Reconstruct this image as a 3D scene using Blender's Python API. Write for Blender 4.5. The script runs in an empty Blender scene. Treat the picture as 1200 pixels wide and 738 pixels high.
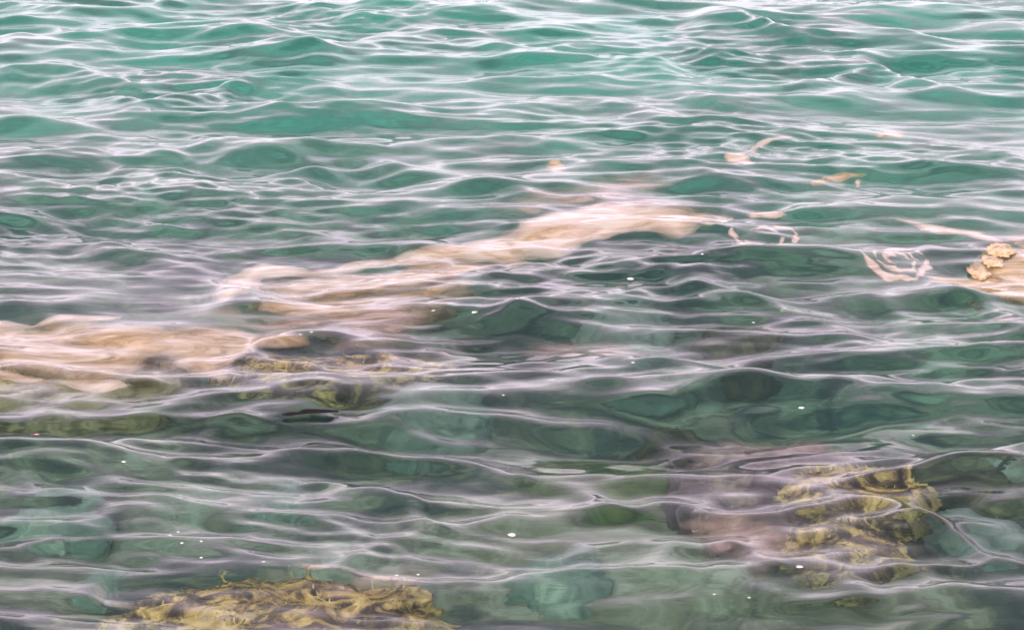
import bpy, bmesh, math, random
import numpy as np
from mathutils import Vector, noise
random.seed(7)
rng = np.random.default_rng(11)
scn = bpy.context.scene
COL = scn.collection
R = math.radians

# ------------------------------------------------------------------ camera
CAM_H = 3.0
PITCH = 18.0                       # degrees below the horizon
HFOV = 24.0
PW, PH = 1200.0, 738.0             # pixel frame the layout numbers refer to
FPX = PW / 2 / math.tan(R(HFOV / 2))
cd = bpy.data.cameras.new('camera'); cam = bpy.data.objects.new('camera', cd); COL.objects.link(cam)
cam.location = (0, 0, CAM_H)
cam.rotation_euler = (R(90 - PITCH), 0, 0)
cd.sensor_fit = 'HORIZONTAL'; cd.angle = R(HFOV); cd.clip_end = 2000
scn.camera = cam

# ------------------------------------------------------------------ light
SUN_EL, SUN_AZ = 24.0, 215.0       # low soft sun behind the left shoulder
VEIL_HORIZON = (3.6, 3.0, 3.5, 1)
VEIL_MID = (2.8, 2.3, 2.75, 1)
VEIL_TOP = (.75, .76, .84, 1)
w = bpy.data.worlds.new('World'); scn.world = w; w.use_nodes = True
nt = w.node_tree; nt.nodes.clear()
def nd(t, kind, **kw):
    n = t.nodes.new(kind)
    for k, v in kw.items():
        if k.startswith('_'): setattr(n, k[1:], v)
        else: n.inputs[k.replace('__', ' ')].default_value = v
    return n
sky = nd(nt, 'ShaderNodeTexSky', _sky_type='NISHITA', _sun_disc=False, _sun_elevation=R(SUN_EL),
         _sun_rotation=R(SUN_AZ), _air_density=1.4, _dust_density=2.5)
bgs = nd(nt, 'ShaderNodeBackground', Strength=0.1)
tc = nd(nt, 'ShaderNodeTexCoord'); sep = nd(nt, 'ShaderNodeSeparateXYZ')
nt.links.new(tc.outputs['Generated'], sep.inputs[0])
mp = nd(nt, 'ShaderNodeMapping'); mp.inputs['Scale'].default_value = (1.5, 1.5, 5.0)
cn = nd(nt, 'ShaderNodeTexNoise', Scale=1.6, Detail=3.0, Roughness=0.5)
nt.links.new(tc.outputs['Generated'], mp.inputs[0]); nt.links.new(mp.outputs[0], cn.inputs['Vector'])
ad = nd(nt, 'ShaderNodeMath', _operation='MULTIPLY_ADD'); ad.inputs[1].default_value = 0.16; ad.inputs[2].default_value = -0.08
nt.links.new(cn.outputs['Fac'], ad.inputs[0])
sm = nd(nt, 'ShaderNodeMath', _operation='ADD'); nt.links.new(sep.outputs['Z'], sm.inputs[0]); nt.links.new(ad.outputs[0], sm.inputs[1])
rp = nd(nt, 'ShaderNodeValToRGB'); nt.links.new(sm.outputs[0], rp.inputs[0])
e = rp.color_ramp.elements
e[0].position = 0.0; e[0].color = VEIL_HORIZON
e[1].position = .85; e[1].color = VEIL_TOP
m_ = e.new(0.30); m_.color = VEIL_MID
bgv = nd(nt, 'ShaderNodeBackground', Strength=1.0); nt.links.new(rp.outputs[0], bgv.inputs['Color'])
nt.links.new(sky.outputs[0], bgs.inputs['Color'])
mx = nd(nt, 'ShaderNodeMixShader', Fac=0.72)
nt.links.new(bgs.outputs[0], mx.inputs[1]); nt.links.new(bgv.outputs[0], mx.inputs[2])
out = nd(nt, 'ShaderNodeOutputWorld'); nt.links.new(mx.outputs[0], out.inputs['Surface'])
sd = bpy.data.lights.new('sun', 'SUN'); so = bpy.data.objects.new('sun', sd); COL.objects.link(so)
sd.energy = 2.6; sd.angle = R(12); sd.color = (1.0, 0.9, 0.8)
az = R(SUN_AZ); el = R(SUN_EL)
sdir = Vector((math.sin(az) * math.cos(el), math.cos(az) * math.cos(el), math.sin(el)))
so.rotation_euler = sdir.to_track_quat('Z', 'Y').to_euler()
so.location = (-6, -8, 10)
scn.view_settings.view_transform = 'Standard'; scn.view_settings.look = 'None'
scn.view_settings.exposure = 0.0; scn.view_settings.gamma = 1.0
scn.cycles.max_bounces = 10; scn.cycles.transmission_bounces = 8; scn.cycles.diffuse_bounces = 3
scn.cycles.caustics_refractive = True; scn.cycles.caustics_reflective = False
scn.cycles.volume_bounces = 1

# ------------------------------------------------------------------ layout: photograph pixel -> place in the world
def ray(px, py):
    x = (px - PW / 2) / FPX; y = -(py - PH / 2) / FPX
    p = R(PITCH)
    d = Vector((x, math.cos(p) + y * math.sin(p), -math.sin(p) + y * math.cos(p)))
    return d.normalized()
def surf(px, py):
    d = ray(px, py); t = -CAM_H / d.z
    return d.x * t, d.y * t
def under(px, py, z):
    """where a thing at depth z stands so that it is seen through the water at this pixel"""
    d = ray(px, py); x, y = surf(px, py)
    h = math.hypot(d.x, d.y); s = h / 1.33; c = math.sqrt(1 - s * s)
    t = -z / c
    return x + d.x / h * s * t, y + d.y / h * s * t

# ------------------------------------------------------------------ the waves
# crest lines traced as (points, breadth of the sky-lit back in pixels, relative steepness)
CRESTS = [
 ([(0,22),(80,23),(165,21),(213,9),(260,4),(320,14),(400,16)],5,1),
 ([(0,58),(60,62),(130,61),(200,52),(300,51),(400,60)],9,1),
 ([(60,74),(160,75),(250,77),(330,71),(400,78)],5,1.1),
 ([(-20,97),(40,91),(80,92),(110,104),(150,112),(185,112)],5,1.1),
 ([(60,103),(95,117),(140,126),(160,134),(190,130),(240,122),(285,112)],6,1),
 ([(270,110),(320,103),(360,104),(400,112)],5,1),
 ([(260,130),(310,135),(340,143),(400,144)],5,1),
 ([(-20,150),(50,157),(100,160),(150,178),(190,190),(220,198)],6,1.1),
 ([(-20,179),(60,185),(120,190)],5,1),
 ([(230,180),(300,179),(380,183)],4,1),
 ([(240,200),(280,192),(330,193),(400,205)],6,1),
 ([(-30,212),(80,208),(130,215),(210,220),(260,235),(320,226),(400,215)],9,1),
 ([(-30,225),(70,230),(150,238),(240,240)],7,.9),
 ([(400,12),(480,10),(560,14),(620,10),(700,6),(760,4)],5,1),
 ([(400,28),(500,25),(560,22),(620,30),(680,28)],5,1),
 ([(400,42),(450,40),(520,42),(600,38),(660,40),(740,32),(800,26)],5,1),
 ([(400,62),(450,56),(500,56),(560,58),(590,68),(620,75),(700,80),(800,88)],6,1.1),
 ([(630,66),(700,65),(800,71)],5,1),
 ([(420,100),(460,106),(540,108),(580,103),(650,104),(720,100)],5,1),
 ([(380,143),(470,140),(540,133),(600,136),(640,128),(700,126),(760,140),(800,144)],7,1),
 ([(480,172),(560,173),(620,171),(700,175)],4,1),
 ([(400,196),(450,203),(480,215),(540,222),(600,234),(640,243)],7,1.1),
 ([(540,212),(600,214),(680,212),(720,205)],5,1),
 ([(620,228),(700,222),(800,210)],6,.9),
 ([(800,25),(850,22),(900,25),(960,32),(1040,28),(1100,38),(1220,42)],6,1),
 ([(800,35),(870,32),(900,44),(940,54),(1000,46),(1060,52),(1110,62)],5,1.2),
 ([(800,70),(850,78),(920,82),(980,85),(1040,78)],7,1.1),
 ([(800,120),(850,126),(900,130),(960,125),(1020,118)],5,1),
 ([(800,148),(860,152),(910,158),(960,162),(1040,168),(1120,185),(1220,202)],7,1.1),
 ([(840,182),(880,169),(930,160)],5,1),
 ([(960,195),(1040,197),(1100,210),(1220,218)],8,1),
 ([(800,215),(860,222),(920,224),(980,215)],8,1),
 ([(1100,90),(1220,97)],6,1), ([(1040,100),(1120,120),(1220,125)],6,1), ([(930,110),(1000,100),(1040,88)],5,1),
 ([(1000,235),(1080,238),(1160,240),(1220,236)],6,1),
 ([(-30,260),(30,265),(70,275),(100,292)],6,1),
 ([(110,300),(150,308),(200,318),(240,322)],8,1),
 ([(140,274),(190,275),(240,268),(300,272),(340,282),(400,296)],7,1.1),
 ([(-30,330),(60,342),(150,343),(240,338)],12,.9),
 ([(-30,372),(50,378),(100,370),(180,372),(240,378),(300,370)],10,.8),
 ([(-30,430),(50,445),(120,458),(180,462),(240,475),(330,478),(400,470)],10,1.1),
 ([(60,490),(110,478),(170,468)],6,.9),
 ([(240,345),(330,370),(400,395),(480,412),(560,427),(640,434),(720,440),(800,455),(870,468),(940,475)],11,1.25),
 ([(590,382),(650,366),(720,366),(760,352)],9,.8),
 ([(790,343),(870,360),(930,380),(1000,400)],11,1),
 ([(800,318),(880,322),(960,312),(1040,322),(1100,345),(1160,372),(1220,390)],10,1),
 ([(1020,365),(1080,385),(1150,395),(1220,400)],8,1),
 ([(930,253),(1000,253),(1060,260)],5,1.2), ([(1090,298),(1180,302)],4,1),
 ([(700,315),(760,325),(830,330)],8,.8), ([(480,300),(560,305),(640,300)],7,.8),
 ([(-30,508),(70,504),(150,505),(240,490),(330,500),(400,490)],8,1.1),
 ([(150,525),(230,524),(280,512)],5,1),
 ([(-30,552),(80,548),(130,535),(170,528)],6,1.1),
 ([(-30,574),(70,566),(150,577)],6,1.1),
 ([(190,565),(230,548),(300,545),(400,537),(430,552)],6,1.1),
 ([(10,630),(60,633),(110,625),(140,618),(175,624)],7,1.1),
 ([(150,588),(220,602),(250,612),(290,630),(350,622),(400,618)],6,1),
 ([(-30,655),(40,650),(100,648)],5,1), ([(20,705),(90,700)],5,1),
 ([(450,505),(530,508),(610,512)],6,1),
 ([(380,513),(460,518),(500,532),(550,542),(615,540)],7,1.1),
 ([(400,543),(430,552),(550,556),(610,575),(650,585),(690,598),(720,620),(790,635)],8,1.25),
 ([(610,520),(660,516),(695,520)],5,1), ([(720,530),(745,522),(800,525),(850,520)],6,1),
 ([(380,578),(420,583),(470,597)],5,.9), ([(400,590),(450,600),(490,620),(510,637)],4,1),
 ([(400,680),(460,652),(510,638),(600,625)],4,1.1),
 ([(600,695),(700,692),(760,685),(790,670)],5,1.2),
 ([(470,716),(520,720),(600,724)],6,1),
 ([(680,664),(740,652),(800,660),(840,680)],5,1.2),
 ([(1010,500),(1060,492),(1140,492)],8,1.1), ([(1140,500),(1220,516)],6,1),
 ([(960,470),(1020,464),(1100,475),(1220,472)],9,.9),
 ([(900,624),(940,610),(1000,607),(1060,620),(1120,645),(1160,670),(1220,678)],8,1.3),
 ([(770,612),(860,628),(900,630)],8,1),
 ([(790,690),(850,705),(900,715),(980,737)],9,1.2),
 ([(860,660),(920,690),(1000,705)],6,1), ([(1060,690),(1130,712),(1220,730)],7,1.1),
 ([(1100,575),(1150,570),(1220,580)],6,.9), ([(640,470),(720,480),(790,500)],6,.7),
 ([(560,655),(620,660),(660,650)],4,.8),
 ([(275,432),(300,418),(340,411),(390,408),(440,420),(470,428)],9,1.3),
 ([(700,470),(760,482),(830,500)],6,.8), ([(520,560),(560,566),(600,575)],4,.8),
]
def smooth_line(pts, n=40):
    px = np.array([p[0] for p in pts], float); py = np.array([p[1] for p in pts], float)
    t = np.linspace(px[0], px[-1], n); yy = np.interp(t, px, py)
    k = np.array([1, 2, 3, 2, 1.]) / 9
    yp = np.concatenate([[2*yy[0]-yy[2], 2*yy[0]-yy[1]], yy, [2*yy[-1]-yy[-2], 2*yy[-1]-yy[-3]]])
    return t, np.convolve(yp, k, 'valid')
LINES = []
for pts, br, st in CRESTS:
    t, yy = smooth_line(pts)
    xy = np.array([surf(a, b) for a, b in zip(t, yy)])
    o = np.argsort(xy[:, 0]); xy = xy[o]
    ym = xy[:, 1].mean()
    pyc = yy.mean()
    wb = abs(surf(600, pyc - br)[1] - surf(600, pyc)[1])
    wb = min(max(wb, 0.06), 0.30)
    LINES.append((xy, wb, st))
NW = 90
lam = np.exp(rng.uniform(math.log(0.16), math.log(1.5), NW))
ang = rng.normal(0, 0.30, NW) + 0.05
kx = 2 * math.pi / lam * np.sin(ang); ky = 2 * math.pi / lam * np.cos(ang)
amp = 0.0074 * lam / math.sqrt(NW / 40)
ph = rng.uniform(0, 2 * math.pi, NW)
NR = 60
lamr = np.exp(rng.uniform(math.log(0.07), math.log(0.22), NR))
angr = rng.normal(0, 0.30, NR)
krx = 2 * math.pi / lamr * np.sin(angr); kry = 2 * math.pi / lamr * np.cos(angr)
ampr = 0.0043 * lamr; phr = rng.uniform(0, 2 * math.pi, NR)
def water_z(x, y):
    x = np.asarray(x, float); y = np.asarray(y, float)
    z = np.zeros_like(x)
    # slow bending of the wave trains so that no line runs straight
    xb = x + 0.12 * np.sin(0.9 * y + 0.7) ; yb = y + 0.10 * np.sin(1.1 * x + 0.3 * y) + 0.05 * np.sin(2.3 * x - 0.9 * y + 1)
    for i in range(NW):
        s = np.sin(kx[i] * xb + ky[i] * yb + ph[i])
        z += amp[i] * (s + 0.28 * s * s)
    env = 0.75 + 0.35 * np.sin(0.8 * x + 1.3 * y) * np.sin(0.5 * x - 0.6 * y + 2)
    z *= env
    rip = np.zeros_like(x)
    near = (np.abs(x) < 6) & (y > 4) & (y < 20)
    xr, yr = xb[near], yb[near]; a_ = np.zeros_like(xr)
    for i in range(NR): a_ += ampr[i] * np.sin(krx[i] * xr + kry[i] * yr + phr[i])
    rip[near] = a_
    z *= 1.0 + .45 * np.clip((10.5 - y) / 3, 0, 1)
    z += rip * (1 - .45 * np.clip((10.5 - y) / 3, 0, 1)) * np.clip(.8 + 1.0 * np.sin(1.7 * x + .8 * y + 1.1 * np.sin(y)) * np.sin(1.5 * y - .6 * x), .1, 2)
    for xy, wb, st in LINES:
        x0, x1 = xy[0, 0], xy[-1, 0]
        m = (x > x0 - .25) & (x < x1 + .25) & (y > xy[:, 1].min() - 8 * wb) & (y < xy[:, 1].max() + 6 * wb)
        if not m.any(): continue
        xs = x[m]; ys = y[m]
        s = ys - np.interp(xs, xy[:, 0], xy[:, 1])
        L = max(x1 - x0, .1); f = min(.28, L * .3)
        fade = np.clip((xs - x0 + .1) / f, 0, 1) * np.clip((x1 + .1 - xs) / f, 0, 1)
        fade = fade * fade * (3 - 2 * fade)
        A = 0.36 * wb * st * (.75 + .5 * np.sin(5.3 * xs + 9 * st + xy[0, 1] * 7) * np.sin(2.1 * xs + xy[0, 1] * 3))
        front = np.exp(-(np.abs(s) / (1.7 * wb)) ** 1.5)
        back = np.exp(-(s / (1.45 * wb)) ** 2)
        prof = np.where(s < 0, front, back) - 0.18 * np.exp(-((s - 3.0 * wb) / (1.5 * wb)) ** 2)
        z[m] += A * fade * prof
    return z
def axis(lo, hi, d0, d1, out_lo, out_hi, g=1.16):
    a = [lo]
    while a[-1] < hi:
        t = (a[-1] - lo) / (hi - lo); a.append(a[-1] + d0 + (d1 - d0) * t)
    b = []; v = a[0]; d = d0
    while v > out_lo: d *= g; v -= d; b.append(v)
    c = []; v = a[-1]; d = d1
    while v < out_hi: d *= g; v += d; c.append(v)
    return np.array(b[::-1] + a + c)

def surfw(px, py):
    """the first point of the wavy surface seen at this pixel"""
    d = ray(px, py); zz = np.linspace(.22, -.22, 160); t = (zz - CAM_H) / d.z
    x = d.x * t; y = d.y * t; h = water_z(x, y) - zz
    k = int(np.argmax(h > 0))
    if k == 0: return surf(px, py)
    f = h[k - 1] / (h[k - 1] - h[k])
    return float(x[k - 1] + (x[k] - x[k - 1]) * f), float(y[k - 1] + (y[k] - y[k - 1]) * f)

# ------------------------------------------------------------------ helpers
def new_mesh(name, verts, faces, mat=None, smooth=True):
    me = bpy.data.meshes.new(name)
    verts = np.asarray(verts, np.float32); faces = np.asarray(faces, np.int32)
    n = faces.shape[1]
    me.vertices.add(len(verts)); me.vertices.foreach_set('co', verts.ravel())
    me.loops.add(faces.size); me.loops.foreach_set('vertex_index', faces.ravel())
    me.polygons.add(len(faces)); me.polygons.foreach_set('loop_start', np.arange(0, faces.size, n, dtype=np.int32))
    me.update(calc_edges=True); me.validate()
    if smooth: me.polygons.foreach_set('use_smooth', np.ones(len(me.polygons), bool))
    if mat: me.materials.append(mat)
    return me
def link(name, me, parent=None):
    o = bpy.data.objects.new(name, me); COL.objects.link(o)
    if parent: o.parent = parent
    return o
def tag(o, label=None, cat=None, group=None, kind=None):
    for k, v in (('label', label), ('category', cat), ('group', group), ('kind', kind)):
        if v: o[k] = v
    return o
def empty(name, loc):
    o = bpy.data.objects.new(name, None); o.empty_display_size = .1; COL.objects.link(o); o.location = loc
    return o
def grid_faces(nx, ny, base=0):
    i, j = np.meshgrid(np.arange(nx - 1), np.arange(ny - 1))
    a = (j * nx + i).ravel() + base
    return np.stack([a, a + 1, a + nx + 1, a + nx], 1)
def material(name):
    m = bpy.data.materials.new(name); m.use_nodes = True
    t = m.node_tree; t.nodes.clear()
    return m, t
def ramp(t, fac, stops):
    r = t.nodes.new('ShaderNodeValToRGB'); t.links.new(fac, r.inputs[0])
    el = r.color_ramp.elements
    el[0].position, el[0].color = stops[0][0], (*stops[0][1], 1)
    el[1].position, el[1].color = stops[-1][0], (*stops[-1][1], 1)
    for p, c in stops[1:-1]:
        q = el.new(p); q.color = (*c, 1)
    return r.outputs[0]
def noise_node(t, scale, detail=4, rough=.55, stretch=(1, 1, 1), dist=0, src='Object'):
    c = t.nodes.new('ShaderNodeTexCoord'); mp = t.nodes.new('ShaderNodeMapping')
    mp.inputs['Scale'].default_value = stretch
    t.links.new(c.outputs[src], mp.inputs[0])
    n = t.nodes.new('ShaderNodeTexNoise'); n.inputs['Scale'].default_value = scale
    n.inputs['Detail'].default_value = detail; n.inputs['Roughness'].default_value = rough
    n.inputs['Distortion'].default_value = dist
    t.links.new(mp.outputs[0], n.inputs['Vector'])
    return n.outputs['Fac']
def surface_mat(name, stops, scale, detail=6, rough=.8, bump=.4, bscale=None, stretch=(1,1,1), dist=.4, spec=.3):
    m, t = material(name)
    p = t.nodes.new('ShaderNodeBsdfPrincipled'); p.inputs['Roughness'].default_value = rough
    p.inputs['Specular IOR Level'].default_value = spec
    t.links.new(ramp(t, noise_node(t, scale, detail, .62, stretch, dist), stops), p.inputs['Base Color'])
    b = t.nodes.new('ShaderNodeBump'); b.inputs['Strength'].default_value = bump; b.inputs['Distance'].default_value = .02
    t.links.new(noise_node(t, bscale or scale * 4, 5), b.inputs['Height']); t.links.new(b.outputs[0], p.inputs['Normal'])
    o = t.nodes.new('ShaderNodeOutputMaterial'); t.links.new(p.outputs[0], o.inputs[0])
    return m

# ------------------------------------------------------------------ materials
def water_material():
    m, t = material('sea_water')
    g = t.nodes.new('ShaderNodeBsdfGlass'); g.inputs['IOR'].default_value = 1.333; g.inputs['Roughness'].default_value = 0.06
    b1 = t.nodes.new('ShaderNodeBump'); b1.inputs['Strength'].default_value = .4; b1.inputs['Distance'].default_value = .014
    b2 = t.nodes.new('ShaderNodeBump'); b2.inputs['Strength'].default_value = .35; b2.inputs['Distance'].default_value = .003
    t.links.new(noise_node(t, 3.2, 3, .5, (.30, 1.6, 1), .5), b1.inputs['Height'])
    t.links.new(noise_node(t, 20, 3, .5, (.4, 1.5, 1), .8), b2.inputs['Height'])
    t.links.new(b1.outputs[0], b2.inputs['Normal']); t.links.new(b2.outputs[0], g.inputs['Normal'])
    o = t.nodes.new('ShaderNodeOutputMaterial'); t.links.new(g.outputs[0], o.inputs['Surface'])
    va = t.nodes.new('ShaderNodeVolumeAbsorption'); va.inputs['Color'].default_value = (0.33, 0.935, 0.885, 1); va.inputs['Density'].default_value = .55
    vs = t.nodes.new('ShaderNodeVolumeScatter'); vs.inputs['Color'].default_value = (.78, .90, .94, 1); vs.inputs['Density'].default_value = .12; vs.inputs['Anisotropy'].default_value = .3
    va2 = t.nodes.new('ShaderNodeAddShader'); t.links.new(va.outputs[0], va2.inputs[0]); t.links.new(vs.outputs[0], va2.inputs[1])
    t.links.new(va2.outputs[0], o.inputs['Volume'])
    return m
M_WATER = water_material()
M_BED = None
def bed_material():
    m, t = material('seabed_sand_and_turf')
    p = t.nodes.new('ShaderNodeBsdfPrincipled'); p.inputs['Roughness'].default_value = .9
    sand = ramp(t, noise_node(t, .9, 5, .6, (1, 1, 1), .6), [(.38, (.20, .22, .16)), (.5, (.46, .46, .36)), (.62, (.66, .64, .52))])
    turf = ramp(t, noise_node(t, 1.9, 7, .68, (1, 1, 1), 1.0), [(.37, (.018, .022, .022)), (.46, (.07, .075, .055)), (.54, (.22, .19, .11)), (.62, (.42, .38, .27))])
    c = t.nodes.new('ShaderNodeTexCoord'); s = t.nodes.new('ShaderNodeSeparateXYZ'); t.links.new(c.outputs['Object'], s.inputs[0])
    a = t.nodes.new('ShaderNodeMath'); a.operation = 'MULTIPLY_ADD'; a.inputs[1].default_value = 4.2; a.inputs[2].default_value = -2.1
    t.links.new(noise_node(t, .55, 4, .6), a.inputs[0])
    y = t.nodes.new('ShaderNodeMath'); y.operation = 'ADD'; t.links.new(s.outputs['Y'], y.inputs[0]); t.links.new(a.outputs[0], y.inputs[1])
    mr = t.nodes.new('ShaderNodeMapRange'); mr.inputs['From Min'].default_value = 10.8; mr.inputs['From Max'].default_value = 16.0
    t.links.new(y.outputs[0], mr.inputs['Value'])
    mix = t.nodes.new('ShaderNodeMix'); mix.data_type = 'RGBA'
    t.links.new(mr.outputs[0], mix.inputs['Factor']); t.links.new(turf, mix.inputs['A']); t.links.new(sand, mix.inputs['B'])
    t.links.new(mix.outputs['Result'], p.inputs['Base Color'])
    b = t.nodes.new('ShaderNodeBump'); b.inputs['Strength'].default_value = .6; b.inputs['Distance'].default_value = .05
    t.links.new(noise_node(t, 9, 6), b.inputs['Height']); t.links.new(b.outputs[0], p.inputs['Normal'])
    o = t.nodes.new('ShaderNodeOutputMaterial'); t.links.new(p.outputs[0], o.inputs[0])
    return m
M_BED = bed_material()

# ------------------------------------------------------------------ setting: seabed and water
def bed_z(x, y):
    x = np.asarray(x, float); y = np.asarray(y, float)
    z = -0.44 - 0.08 * np.clip(y - 7, -6, 40) - 0.03 * np.clip(y - 11, 0, 40) - .02 * x
    z = np.maximum(z, -3.6)
    z = z + .09 * np.sin(1.3 * x + .6 * np.sin(1.1 * y)) * np.sin(1.7 * y + .9) + .05 * np.sin(3.1 * x + y) * np.sin(2.7 * y - x)
    return z
xa = axis(-5.5, 5.5, .06, .06, -66, 66, 1.2); ya = axis(5, 20, .06, .09, -12, 132, 1.2)
X, Y = np.meshgrid(xa, ya)
me = new_mesh('seabed', np.stack([X, Y, bed_z(X, Y)], -1).reshape(-1, 3), grid_faces(len(xa), len(ya)), M_BED)
tag(link('seabed', me), kind='structure')

xa = axis(-4.3, 4.3, .017, .017, -60, 60); ya = axis(5.9, 17.5, .013, .034, -8, 120)
X, Y = np.meshgrid(xa, ya); Z = water_z(X, Y)
far = np.clip((np.maximum(np.abs(X) - 6, 0) + np.maximum(Y - 19, 0)) / 20, 0, 1)
Z *= 1 - .9 * far
nx, ny = len(xa), len(ya)
top = np.stack([X, Y, Z], -1).reshape(-1, 3)
ring = np.concatenate([np.arange(nx), (np.arange(1, ny) * nx + nx - 1), ((ny - 1) * nx + np.arange(nx - 2, -1, -1)), (np.arange(ny - 2, 0, -1) * nx)])
low = top[ring].copy(); low[:, 2] = -4.5
nr = len(ring); base = len(top)
i = np.arange(nr); j = (i + 1) % nr
side = np.stack([ring[i], base + i, base + j, ring[j]], 1)
faces = np.concatenate([grid_faces(nx, ny), side])
V = np.concatenate([top, low, low.mean(0, keepdims=True)])
ctr = len(V) - 1
me = new_mesh('sea_water', V, faces, M_WATER)
water = tag(link('sea_water', me), kind='structure')
bm = bmesh.new(); bm.from_mesh(me); bm.verts.ensure_lookup_table()
c = bm.verts[ctr]
for a, b in zip(i, j):
    bm.faces.new((bm.verts[base + int(b)], bm.verts[base + int(a)], c))
bm.to_mesh(me); bm.free()
me.validate()

# ------------------------------------------------------------------ submerged rocks
def fbm(p, oct=4):
    v = 0; a = .5; f = 1
    for _ in range(oct):
        v += a * noise.noise(p * f); a *= .5; f *= 2.1
    return v
def rock_mesh(name, size, seed, mat, sub=5, rough=.35, ridge=.18):
    bm = bmesh.new(); bmesh.ops.create_icosphere(bm, subdivisions=sub, radius=1)
    off = Vector((seed * 3.7, seed * 1.9, seed * 5.3))
    for v in bm.verts:
        d = v.co.normalized()
        r = 1 + rough * fbm(d * 1.3 + off, 4) + ridge * (0.5 - abs(noise.noise(d * 3.1 + off))) * .6 + .09 * noise.noise(d * 8 + off) + .05 * noise.noise(d * 19 + off) + .03 * noise.noise(d * 37 + off)
        q = d * r
        if q.z > .55: q.z = .55 + (q.z - .55) * .45
        v.co = Vector((q.x * size[0], q.y * size[1], q.z * size[2]))
    me = bpy.data.meshes.new(name); bm.to_mesh(me); bm.free()
    me.polygons.foreach_set('use_smooth', np.ones(len(me.polygons), bool)); me.materials.append(mat)
    return me
M_ROCK = surface_mat('rock_olive_crust', [(.38, (.04, .03, .02)), (.47, (.17, .11, .06)), (.54, (.48, .34, .11)), (.66, (.86, .66, .28))], 9, bump=1, dist=1.2)
M_DIM = surface_mat('rock_dim_olive', [(.38, (.03, .03, .02)), (.52, (.10, .09, .045)), (.68, (.24, .21, .10))], 6, bump=.7)
M_TAN = surface_mat('rock_tan', [(.34, (.16, .11, .05)), (.5, (.48, .33, .16)), (.68, (.72, .54, .30))], 8, bump=.5)
M_GREY = surface_mat('rock_grey_green', [(.3, (.10, .12, .10)), (.5, (.20, .24, .19)), (.72, (.34, .38, .30))], 4, bump=.5)
M_GREEN = surface_mat('rock_green_turf', [(.3, (.04, .06, .02)), (.5, (.10, .14, .04)), (.72, (.22, .26, .08))], 5, bump=.7)
M_PALE = surface_mat('rock_pale_green', [(.3, (.10, .15, .11)), (.55, (.22, .28, .20)), (.7, (.46, .50, .36))], 9, bump=.3)
M_MAUVE = surface_mat('rock_mauve_crust', [(.36, (.05, .03, .035)), (.5, (.17, .11, .11)), (.66, (.42, .30, .24))], 9, bump=.7)
M_WEED = surface_mat('weed_yellow_olive', [(.36, (.06, .045, .02)), (.47, (.38, .28, .07)), (.60, (.88, .70, .26))], 9, bump=.3)
M_WEEDG = surface_mat('weed_dark_green', [(.3, (.03, .05, .015)), (.6, (.10, .13, .04)), (.75, (.26, .27, .09))], 18, bump=.3)
M_PEB = surface_mat('pebble_cream', [(.3, (.36, .28, .18)), (.7, (.66, .56, .42))], 20, bump=.2)

def weed(parent, rock, n, mat, length=.10, width=.008, zmin=.25, name='weed_tufts', region=None):
    """short curved ribbons of weed rooted on the upper side of the rock"""
    me = rock.data; vs = [v for v in me.vertices if v.normal.z > zmin and v.co.z > 0]
    if region: vs = [v for v in vs if region(v.co)] or vs
    V = []; F = []
    n = int(n * 1.3); length *= .42; width *= .5
    seeds = [random.choice(vs).co for _ in range(max(8, n // 60))]
    size = max(me.vertices[0].co.length, .2); pick = []
    for v in vs:
        dd = min((v.co - q).length for q in seeds)
        if dd < .07 * random.uniform(.3, 2.0): pick.append(v)
    pick = pick or vs
    for _ in range(n):
        v = random.choice(pick); p = v.co.copy() - v.normal * .006
        a = random.uniform(0, math.tau); d = (v.normal * .16 + Vector((math.cos(a), math.sin(a), .1))).normalized()
        s = Vector((-math.sin(a), math.cos(a), 0)); L = length * random.uniform(.5, 1.3); wd = width * random.uniform(.6, 1.4)
        b = len(V); K = 4
        for k in range(K + 1):
            u = k / K
            ww = wd * (1 - u * .75)
            V += [p + s * ww, p - s * ww + v.normal * ww * .8]
            d = (d + Vector((random.uniform(-.45, .45), random.uniform(-.45, .45), random.uniform(-.4, .15)))).normalized()
            p = p + d * L / K; p.z = min(p.z, v.co.z + .022)
        for k in range(K):
            q = b + 2 * k; F.append((q, q + 1, q + 3, q + 2))
    o = link(name, new_mesh(name, [tuple(v) for v in V], F, mat), parent); o['kind'] = 'stuff'
    return o
def rock(name, label, px, py, ztop, wpx, dpx, hgt, mat, seed, sub=5, **kw):
    """a boulder whose crown, ztop below the surface, is seen at px,py and is wpx by dpx pixels across"""
    x, y = under(px, py, ztop)
    ax, ay = under(px - wpx / 2, py, ztop); bx, by = under(px + wpx / 2, py, ztop)
    _, y0 = under(px, py + dpx / 2, ztop); _, y1 = under(px, py - dpx / 2, ztop)
    sx = (bx - ax) / 2; sy = abs(y1 - y0) / 2
    root = empty(name, (x, y, ztop - hgt * .72))
    tag(root, label, 'rock')
    body = link('stone', rock_mesh('stone', (sx, sy, hgt), seed, mat, sub, **kw), root)
    return root, body
def reg(c):
    return None
r, b = rock('submerged_rock', 'olive weedy rock covered in yellow strands at the bottom left edge', 335, 706, -.07, 400, 90, .42, M_ROCK, 1, 6)
weed(r, b, 1500, M_WEED, .10, .004); weed(r, b, 700, M_WEEDG, .08, .007)
r, b = rock('submerged_rock', 'tan weedy rock under the dark hump left of centre', 390, 428, -.03, 270, 30, .20, M_ROCK, 2, 6)
weed(r, b, 1300, M_WEED, .09, .009); weed(r, b, 400, M_WEEDG, .08, .008)
M_SLATE = surface_mat('rock_slate', [(.36, (.02, .03, .03)), (.5, (.06, .08, .075)), (.68, (.16, .19, .17))], 7, bump=.6)
rock('submerged_rock', 'dark slate green hump lying above the tan weedy rock left of centre', 352, 410, -.02, 150, 30, .2, M_SLATE, 28)
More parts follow.
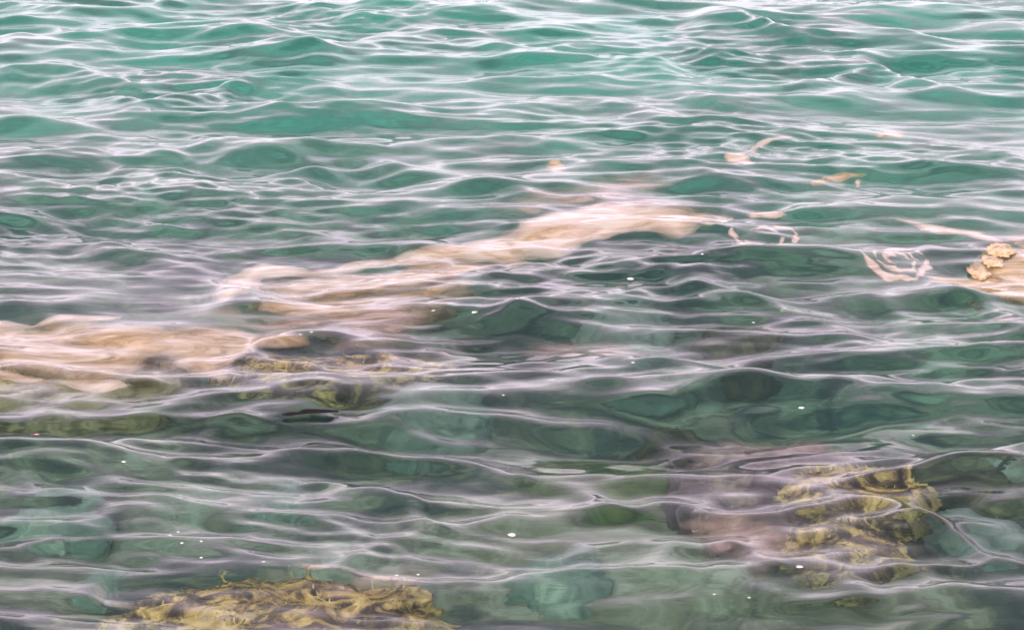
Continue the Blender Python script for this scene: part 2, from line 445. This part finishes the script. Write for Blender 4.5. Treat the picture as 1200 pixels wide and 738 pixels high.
r, b = rock('submerged_rock', 'ochre and olive rock below the pale scum at the left edge', 80, 420, -.04, 290, 50, .38, M_TAN, 3, 6)
weed(r, b, 600, M_WEED, .10, .009); weed(r, b, 500, M_WEEDG, .08, .008)
r, b = rock('submerged_rock', 'flat topped olive rock with a pale rim on the right', 1005, 572, -.05, 170, 50, .20, M_ROCK, 4, 6)
weed(r, b, 700, M_WEED, .07, .006)
r, b = rock('submerged_rock', 'broad dark purple brown mottled rock behind the flat topped olive one', 905, 560, -.17, 270, 120, .40, M_MAUVE, 5, 6)
weed(r, b, 500, M_WEED, .05, .006)
r, b = rock('submerged_rock', 'mossy yellow green rock under the curved crest at lower right', 990, 634, -.06, 140, 44, .20, M_ROCK, 6, 6)
weed(r, b, 600, M_WEED, .06, .006); weed(r, b, 500, M_WEEDG, .07, .007)
r, b = rock('submerged_rock', 'dark green rock seen through clear water below centre', 705, 552, -.22, 190, 60, .36, M_GREEN, 7)
weed(r, b, 500, M_WEEDG, .08, .008)
rock('submerged_rock', 'blurred olive grey rock just right of centre', 735, 378, -.22, 120, 70, .36, M_GREY, 8)
rock('submerged_rock', 'dim olive stone between the centre and the mauve rock', 792, 495, -.30, 80, 35, .3, M_DIM, 9)
rock('submerged_rock', 'faint brown olive rock near the right edge', 1130, 548, -.28, 140, 75, .3, M_DIM, 10)
rock('submerged_rock', 'smooth grey green boulder at lower right edge', 1135, 610, -.30, 120, 60, .3, M_GREY, 11)
rock('submerged_rock', 'pale green block deep at the lower left', 75, 600, -.36, 120, 55, .3, M_PALE, 12)
rock('submerged_rock', 'small round pale green stone at bottom left beside the weedy rock', 125, 680, -.36, 70, 30, .2, M_PALE, 13)
rock('submerged_rock', 'pale green stone above the bottom left weedy rock', 335, 578, -.38, 85, 40, .25, M_PALE, 14)
rock('submerged_rock', 'broad light green boulder right of the white bubble', 655, 665, -.36, 130, 70, .3, M_PALE, 15)
rock('submerged_rock', 'green stone under the left end of the cream scum band', 500, 268, -.30, 60, 20, .25, M_PALE, 16)
rock('submerged_rock', 'light green mottled rock right of the tan weedy one', 520, 468, -.25, 120, 40, .3, M_GREY, 17)
rock('submerged_rock', 'tan knobbly rock cut by the right edge', 1180, 305, -.06, 70, 40, .3, M_TAN, 18)
rock('submerged_rock', 'brown rock under the hooked end of the cream band', 420, 332, -.10, 260, 30, .25, M_TAN, 19)
rock('submerged_rock', 'small grey brown rock under the water at mid right', 865, 385, -.25, 90, 30, .25, M_DIM, 20)

# a pale green tube shaped stone
x, y = under(942, 372, -.08)
bm = bmesh.new()
bmesh.ops.create_cone(bm, cap_ends=True, segments=20, radius1=.028, radius2=.022, depth=.19)
bmesh.ops.bevel(bm, geom=[e_ for e_ in bm.edges if e_.calc_face_angle(0) > 1], offset=.007, segments=3, affect='EDGES')
for v in bm.verts: v.co += Vector((noise.noise(v.co * 14), noise.noise(v.co * 14 + Vector((5, 0, 0))), 0)) * .006
me = bpy.data.meshes.new('tube_stone'); bm.to_mesh(me); bm.free(); me.materials.append(M_PALE)
o = tag(link('tube_stone', me), 'pale turquoise tube shaped piece floating just under water at mid right', 'stone')
o.location = (x, y, -.07); o.rotation_euler = (R(90), R(8), R(72))

# ------------------------------------------------------------------ floating scum and foam
def foam_material(name, c1, c2, c3, alpha=(.30, .52), cover=1.0):
    m, t = material(name)
    p = t.nodes.new('ShaderNodeBsdfPrincipled'); p.inputs['Roughness'].default_value = .38
    p.inputs['Specular IOR Level'].default_value = .5
    n = noise_node(t, 6.5, 7, .66, (.45, 1.3, 1), 1.8)
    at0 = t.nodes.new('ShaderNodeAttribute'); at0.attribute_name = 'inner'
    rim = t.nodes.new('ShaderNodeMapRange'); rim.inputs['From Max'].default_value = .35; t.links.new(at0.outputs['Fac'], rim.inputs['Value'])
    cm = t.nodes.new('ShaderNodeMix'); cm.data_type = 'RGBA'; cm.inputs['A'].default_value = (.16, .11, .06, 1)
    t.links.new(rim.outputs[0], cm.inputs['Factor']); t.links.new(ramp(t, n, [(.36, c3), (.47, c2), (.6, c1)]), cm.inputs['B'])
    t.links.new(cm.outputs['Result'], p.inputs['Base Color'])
    b = t.nodes.new('ShaderNodeBump'); b.inputs['Strength'].default_value = .5; b.inputs['Distance'].default_value = .006
    t.links.new(noise_node(t, 22, 4, .6, (.6, 1.4, 1), 1.0), b.inputs['Height']); t.links.new(b.outputs[0], p.inputs['Normal'])
    tr = t.nodes.new('ShaderNodeBsdfTransparent'); mix = t.nodes.new('ShaderNodeMixShader')
    at = t.nodes.new('ShaderNodeAttribute'); at.attribute_name = 'inner'
    n2 = noise_node(t, 5.5, 7, .68, (.40, 1.5, 1), 2.2)
    mr = t.nodes.new('ShaderNodeMapRange'); mr.inputs['From Min'].default_value = alpha[0]; mr.inputs['From Max'].default_value = alpha[1]
    t.links.new(n2, mr.inputs['Value'])
    mu = t.nodes.new('ShaderNodeMath'); mu.operation = 'MULTIPLY'; t.links.new(mr.outputs[0], mu.inputs[0]); t.links.new(at.outputs['Fac'], mu.inputs[1])
    mu2 = t.nodes.new('ShaderNodeMath'); mu2.operation = 'MULTIPLY'; mu2.inputs[1].default_value = cover; t.links.new(mu.outputs[0], mu2.inputs[0])
    t.links.new(mu2.outputs[0], mix.inputs[0]); t.links.new(tr.outputs[0], mix.inputs[1]); t.links.new(p.outputs[0], mix.inputs[2])
    o = t.nodes.new('ShaderNodeOutputMaterial'); t.links.new(mix.outputs[0], o.inputs[0])
    return m
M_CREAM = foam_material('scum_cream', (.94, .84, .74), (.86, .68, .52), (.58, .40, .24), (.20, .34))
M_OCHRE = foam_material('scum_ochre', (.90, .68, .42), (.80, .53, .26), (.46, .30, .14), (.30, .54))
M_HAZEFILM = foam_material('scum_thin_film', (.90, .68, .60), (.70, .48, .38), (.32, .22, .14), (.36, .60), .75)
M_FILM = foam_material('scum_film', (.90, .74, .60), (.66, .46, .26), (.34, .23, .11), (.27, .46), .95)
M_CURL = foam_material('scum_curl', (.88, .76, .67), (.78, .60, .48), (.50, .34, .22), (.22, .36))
def inside(px, py, poly):
    c = np.zeros(px.shape, bool); d = np.full(px.shape, 1e9); n = len(poly)
    for k in range(n):
        x0, y0 = poly[k]; x1, y1 = poly[(k + 1) % n]
        cond = ((y0 > py) != (y1 > py)) & (px < (x1 - x0) * (py - y0) / ((y1 - y0) or 1e-9) + x0)
        c ^= cond
        ex, ey = x1 - x0, y1 - y0; L = ex * ex + ey * ey + 1e-12
        t = np.clip(((px - x0) * ex + (py - y0) * ey) / L, 0, 1)
        d = np.minimum(d, np.hypot(px - x0 - t * ex, py - y0 - t * ey))
    return np.where(c, d, -d)
def scum(name, label, poly, mat, soft=.05, rag=.03, cell=.012, lift=-.005, cat='foam', thick=.004, world=None, parent=None):
    soft *= 1.2
    P = world or [surfw(*p) for p in poly]
    xs = np.array([p[0] for p in P]); ys = np.array([p[1] for p in P])
    gx = np.arange(xs.min() - .05, xs.max() + .05, cell); gy = np.arange(ys.min() - .08, ys.max() + .08, cell)
    X, Y = np.meshgrid(gx, gy); d = inside(X, Y, P)
    for (f, a) in ((5, 1.), (11, .6), (23, .35)):
        d = d + rag * a * np.sin(f * X * .8 + 2.1 * np.sin(f * .7 * Y)) * np.cos(f * Y * 1.6 + 1.7 * np.sin(f * .5 * X))
    Z = water_z(X, Y) + lift
    keep = (d > 0)
    F = grid_faces(len(gx), len(gy)); k = keep.ravel()[F].all(1); F = F[k]
    used, inv = np.unique(F, return_inverse=True); F = inv.reshape(F.shape)
    V = np.stack([X, Y, Z], -1).reshape(-1, 3)[used]
    ox, oy = V[:, 0].mean(), V[:, 1].mean()
    V = V - np.array([ox, oy, 0])
    me = new_mesh(name, V, F, mat)
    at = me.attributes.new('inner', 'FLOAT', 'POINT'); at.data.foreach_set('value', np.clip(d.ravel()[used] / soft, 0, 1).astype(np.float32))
    o = link(name, me, parent); o.location = (ox, oy, 0)
    if parent: o.location = (ox - parent.location.x, oy - parent.location.y, 0)
    else: tag(o, label, cat)
    s = o.modifiers.new('thickness', 'SOLIDIFY'); s.thickness = thick; s.offset = 0
    return o
scum('floating_scum', 'long cream and peach scum band curving across the centre',
     [(244,352),(244,338),(262,319),(305,304),(340,308),(365,316),(420,304),(480,290),(545,282),(600,262),(650,248),(700,239),(760,240),(830,247),(858,252),(850,262),(800,280),(745,272),(700,282),(660,303),(600,306),(540,306),(480,310),(420,322),(350,326),(312,330),(296,345),(262,356)], M_CREAM, .07, .03)
scum('floating_scum', 'ochre scum tongue lying in the middle of the long cream band',
     [(565,287),(600,270),(650,262),(712,264),(690,274),(660,282),(600,288)], M_OCHRE, .08, .02, lift=-.003)
scum('floating_scum', 'broad ragged peach scum sheet reaching in from the left edge',
     [(-20,372),(50,382),(100,372),(200,380),(280,380),(350,392),(360,402),(310,408),(285,422),(262,452),(235,440),(190,425),(150,440),(90,452),(40,442),(-20,432)], M_FILM, .10, .04)
scum('floating_scum', 'bright orange ochre patch within the left scum sheet',
     [(90,396),(135,386),(180,392),(210,408),(185,420),(140,414)], M_OCHRE, .07, .02, lift=-.003)
scum('floating_scum', 'thin white cream streak along the left edge above the ochre patch',
     [(-20,368),(15,372),(40,378),(70,366),(150,370),(130,376),(60,380),(20,388),(-20,386)], M_CREAM, .04, .015, lift=-.009)
scum('floating_scum', 'pink cream scum ribbon below the ochre patch at left',
     [(-20,430),(30,434),(80,440),(140,444),(158,452),(120,460),(60,450),(-20,440)], M_CREAM, .04, .02, lift=-.009)
scum('floating_scum', 'peach crescent of scum at upper right with a pale tail',
     [(843,184),(858,176),(872,176),(884,166),(920,158),(940,160),(900,170),(880,180),(889,193),(870,194)], M_CREAM, .03, .012)
scum('floating_scum', 'small tan scum clot alone above the cream band', [(636,196),(645,187),(655,187),(668,197),(655,203)], M_OCHRE, .03, .01)
scum('floating_scum', 'flat yellow tan scum dash near the top right', [(1020,158),(1040,153),(1066,155),(1060,162),(1030,164)], M_OCHRE, .04, .01)
scum('floating_scum', 'wavy beige scum wisp right of the peach crescent', [(948,213),(970,203),(1000,201),(1030,203),(1000,208),(975,214),(955,217)], M_OCHRE, .04, .012)
scum('floating_scum', 'tiny oval cream clot under the wavy beige wisp', [(1000,212),(1005,208),(1011,212),(1008,220),(1002,219)], M_CREAM, .02, .004, cell=.008)
scum('floating_scum', 'tan brown scum sheet tucked under the left half of the cream band', [(305,332),(350,326),(420,318),(500,308),(620,303),(650,306),(570,318),(500,334),(470,342),(400,348),(320,348)], M_FILM, .10, .05, lift=-.014)
scum('floating_scum', 'slim cream streak at the right end of the long band', [(812,264),(840,255),(862,253),(858,261),(835,266)], M_CREAM, .03, .01, lift=-.009)
scum('floating_scum', 'cream scum dash above the left swirl', [(872,250),(900,247),(926,251),(905,257),(878,256)], M_CREAM, .03, .01)
scum('floating_scum', 'peach scum ribbon above the right swirl', [(1040,252),(1075,258),(1110,264),(1150,270),(1185,285),(1165,284),(1130,276),(1090,276),(1070,266),(1045,258)], M_CREAM, .04, .014)
scum('floating_scum', 'thick peach scum shelf cut off by the right edge',
     [(1090,324),(1135,326),(1150,314),(1175,300),(1190,284),(1230,280),(1230,354),(1180,350),(1150,342),(1120,336)], M_OCHRE, .05, .025, lift=-.003)
scum('floating_scum', 'pale pink film over the water below the long cream band',
     [(300,352),(380,348),(470,342),(540,330),(520,345),(450,356),(420,372),(340,370),(300,362)], M_FILM, .10, .04)
scum('floating_scum', 'pale grey pink film above the mauve rock', [(830,515),(880,505),(960,508),(985,525),(960,545),(900,535),(850,535)], M_HAZEFILM, .14, .04)
scum('floating_scum', 'thin pink film spreading between the hooked cream end and the dark hump', [(190,352),(300,358),(420,352),(520,340),(580,352),(520,372),(500,392),(560,408),(640,420),(600,432),(500,415),(400,400),(300,392),(200,388)], M_HAZEFILM, .22, .08, lift=-.014)
scum('floating_scum', 'faint pink film behind the right half of the long cream band', [(560,238),(620,222),(690,206),(760,203),(800,212),(760,226),(840,240),(920,246),(860,252),(760,244),(690,238),(620,248)], M_HAZEFILM, .16, .06, lift=-.014)
scum('floating_scum', 'grey pink film lying below the big diagonal crest at centre', [(590,398),(660,388),(740,392),(780,410),(740,428),(660,426),(600,418)], M_HAZEFILM, .2, .06, lift=-.014)
scum('floating_scum', 'tan film around the clots at the right edge', [(1120,268),(1170,272),(1230,262),(1230,322),(1180,318),(1190,300),(1160,288)], M_HAZEFILM, .12, .05, lift=-.014)
scum('floating_scum', 'thin brown film along the bottom edge over the weedy rock', [(320,668),(400,672),(460,662),(520,668),(500,690),(430,700),(370,688)], M_HAZEFILM, .12, .05, lift=-.014)
scum('floating_scum', 'dusky pink film streaming down to the right corner', [(860,590),(900,610),(960,650),(900,690),(860,670),(830,640),(800,610)], M_HAZEFILM, .2, .06, lift=-.014)

# swirls: rolled ropes of scum curled round one another
def rope(pts, r, mat, name, parent=None, jitter=.25, flat=1):
    V = []; F = []; n = 8
    for k, p in enumerate(pts):
        a = pts[max(k - 1, 0)]; b = pts[min(k + 1, len(pts) - 1)]
        tdir = Vector((b[0] - a[0], b[1] - a[1], 0)).normalized(); s = Vector((-tdir.y, tdir.x, 0))
        u = k / (len(pts) - 1); rr = r * (math.sin(math.pi * min(max(u, .04), .96)) ** .5) * (1 + jitter * noise.noise(Vector((p[0] * 22, p[1] * 22, 3))) * 2)
        for q in range(n):
            th = math.tau * q / n
            V.append(Vector((p[0], p[1], p[2])) + Vector((s.x, s.y * flat, 0)) * rr * math.cos(th) + Vector((0, 0, rr * .45 * math.sin(th))))
    for k in range(len(pts) - 1):
        for q in range(n):
            F.append((k * n + q, k * n + (q + 1) % n, (k + 1) * n + (q + 1) % n, (k + 1) * n + q))
    o = link(name, new_mesh(name, [tuple(v) for v in V], F, mat), parent)
    return o
M_ROPE = surface_mat('scum_rope', [(.32, (.32, .21, .13)), (.46, (.70, .54, .42)), (.62, (.86, .74, .64))], 14, rough=.45, bump=.6)
def swirl(label, px, py, rx, ry, seed, turns):
    cx, cy = surfw(px, py); sx = surf(px + rx, py)[0] - surf(px, py)[0]; sy = surf(px, py - ry * 1.35)[1] - surf(px, py)[1]
    root = empty('scum_swirl', (cx, cy, 0)); tag(root, label, 'foam')
    rs = random.Random(seed)
    for (t0, t1, k0, k1, w_) in turns:
        outer = []; inner = []; N = 26
        for q in range(N):
            u = q / (N - 1); th = t0 + (t1 - t0) * u; k = k0 + (k1 - k0) * u
            k *= 1 + .22 * noise.noise(Vector((math.cos(th) * 2, math.sin(th) * 2, seed + k0 * 5))) + .10 * noise.noise(Vector((math.cos(th) * 6, math.sin(th) * 6, seed)))
            hw = w_ * 5.8 * (.35 + .65 * math.sin(math.pi * u)) * (1 + .8 * noise.noise(Vector((u * 6, seed, k0))))
            outer.append((cx + sx * (k + hw) * math.cos(th), cy + sy * (k + hw) * math.sin(th)))
            inner.append((cx + sx * (k - hw) * math.cos(th), cy + sy * (k - hw) * math.sin(th)))
        scum('curl', '', None, M_CURL, .014, .003, .007, -.004, thick=.004, world=outer + inner[::-1], parent=root)
    return root
swirl('round curl of cream scum ropes like a rose near right edge', 1050, 302, 40, 13, 1.3,
      [(.2, 3.3, .95, .92, .026), (3.1, 5.2, .95, 1.0, .032), (5.0, 6.6, .95, .85, .026), (.0, 3.6, .66, .6, .022), (3.4, 6.6, .64, .55, .024), (0, 5.0, .38, .3, .024), (1, 3.5, .1, .25, .03)])
swirl('loose open scum curl at the right end of the cream band', 893, 274, 42, 12, 4.1,
      [(-.9, 2.2, .95, .85, .020), (2.6, 4.8, .9, .7, .024), (3.4, 6.2, .55, .55, .036), (.2, 2.6, .5, .35, .022), (4.4, 5.8, .95, .95, .024)])
# knobbly lumps of the shelf at the right edge
M_LUMP = surface_mat('scum_lump', [(.36, (.24, .15, .08)), (.48, (.64, .44, .26)), (.64, (.84, .64, .44))], 12, rough=.5, bump=.3)
for lab, px, py, w_, h_, sd_ in (('knobbly peach clot at the tip of the right scum shelf', 1147, 320, 22, 14, 31), ('grey peach clot above the knobbly one at right edge', 1163, 307, 20, 12, 32),
                                 ('small peach clot beside the grey one near the right edge', 1172, 293, 26, 11, 33)):
    x, y = surfw(px, py); x1 = x + surf(px + w_ / 2, py)[0] - surf(px, py)[0]; y1 = y + surf(px, py - h_ / 2)[1] - surf(px, py)[1]
    o = tag(link('scum_clot', rock_mesh('scum_clot', (x1 - x, (y1 - y), .016), sd_, M_LUMP, 5, rough=1.0)), lab, 'foam')
    o.location = (x, y, float(water_z(np.array([x]), np.array([y]))[0]) + .001)

# ------------------------------------------------------------------ small floating things and a dark reflection line
M_BUB = surface_mat('bit_white', [(.3, (.75, .75, .74)), (.7, (.9, .9, .88))], 30, rough=.3, bump=.1)
M_PINK = surface_mat('bit_pink', [(.3, (.80, .32, .34)), (.7, (.88, .42, .42))], 30, rough=.4, bump=.1)
M_DARK = surface_mat('reflection_dark', [(.3, (.015, .012, .014)), (.7, (.03, .025, .025))], 30, rough=.95, bump=.3, spec=.05)  # near-black colour standing in for a dark reflection
def bit(label, px, py, r, mat, group=None, seed=1, flat=.5, name='floating_bit', cat='speck'):
    x, y = surfw(px, py)
    r *= .5
    o = link(name, rock_mesh(name, (r * 1.5, r, r * flat), seed, mat, 3, rough=.8))
    o.location = (x, y, float(water_z(np.array([x]), np.array([y]))[0]) + r * flat * .4)
    return tag(o, label, cat, group)
bit('largest round white bubble of foam in the lower centre', 600, 627, .014, M_BUB, flat=.8, name='foam_bubble', cat='bubble')
bit('single coral pink speck floating near the left edge', 43, 509, .011, M_PINK, seed=4)
bit('white speck on the lilac water by the right of the long crest', 939, 478, .013, M_BUB, seed=5)
bit('white speck beside the mossy rock at lower right', 937, 664, .012, M_BUB, seed=6)
bit('white speck below the long cream band near centre', 556, 366, .014, M_BUB, seed=7)
bit('flat white fleck right of the cream band', 739, 327, .018, M_BUB, seed=8)
bit('lone grey white speck in the lilac trough at left', 145, 541, .009, M_BUB, seed=9)
g = 'tiny white bubbles drifting in a cluster at lower left'
for k, (a, b_) in enumerate([(199, 627), (209, 623), (213, 636), (236, 634), (236, 653)]):
    bit('tiny white bubble in the drifting cluster at lower left', a, b_, .0065, M_BUB, g, 20 + k)
g = 'scattered white specks over the open water'
for k, (a, b_) in enumerate([(508, 364), (606, 350), (736, 384), (742, 425), (590, 463), (883, 378), (1070, 510), (837, 696), (878, 700), (465, 674), (490, 673),
                             (823, 298), (352, 392), (365, 389), (309, 658)]):
    bit('tiny pale speck scattered on the open water', a, b_, .0065 if b_ > 450 else .008, M_BUB, g, 40 + k)
def reflection_line(label, pts, r):  # solid dark strand modelled in place of a thin reflection on the water
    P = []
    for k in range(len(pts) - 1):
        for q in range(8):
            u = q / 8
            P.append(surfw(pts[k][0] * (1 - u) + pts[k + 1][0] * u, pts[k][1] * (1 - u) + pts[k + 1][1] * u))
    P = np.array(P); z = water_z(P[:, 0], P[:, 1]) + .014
    o = rope([(a, b_, c_) for (a, b_), c_ in zip(P, z)], r, M_DARK, 'reflection_line')
    return tag(o, label, 'reflection_line')
reflection_line('thin dark reflection line built as a strand below the dark hump left of centre', [(331, 490), (352, 488), (358, 486), (402, 486)], .016)

# pebbles lying on the weedy rock at the bottom left
g = 'cream pebbles on the weedy bottom left rock'
for k, (a, b_, rr) in enumerate([(271, 711, .012), (293, 722, .016), (262, 723, .014), (404, 688, .012), (440, 692, .014), (308, 710, .008), (352, 700, .012), (240, 722, .010)]):
    z = -.075
    x, y = under(a, b_, z)
    o = link('pebble', rock_mesh('pebble', (rr * 1.0, rr * .7, rr * .5), 60 + k, M_PEB, 3, rough=.3)); o.location = (x, y, z); o.rotation_euler.z = random.uniform(0, 3)
    tag(o, 'cream pebble among the yellow strands of the bottom left rock', 'pebble', g)
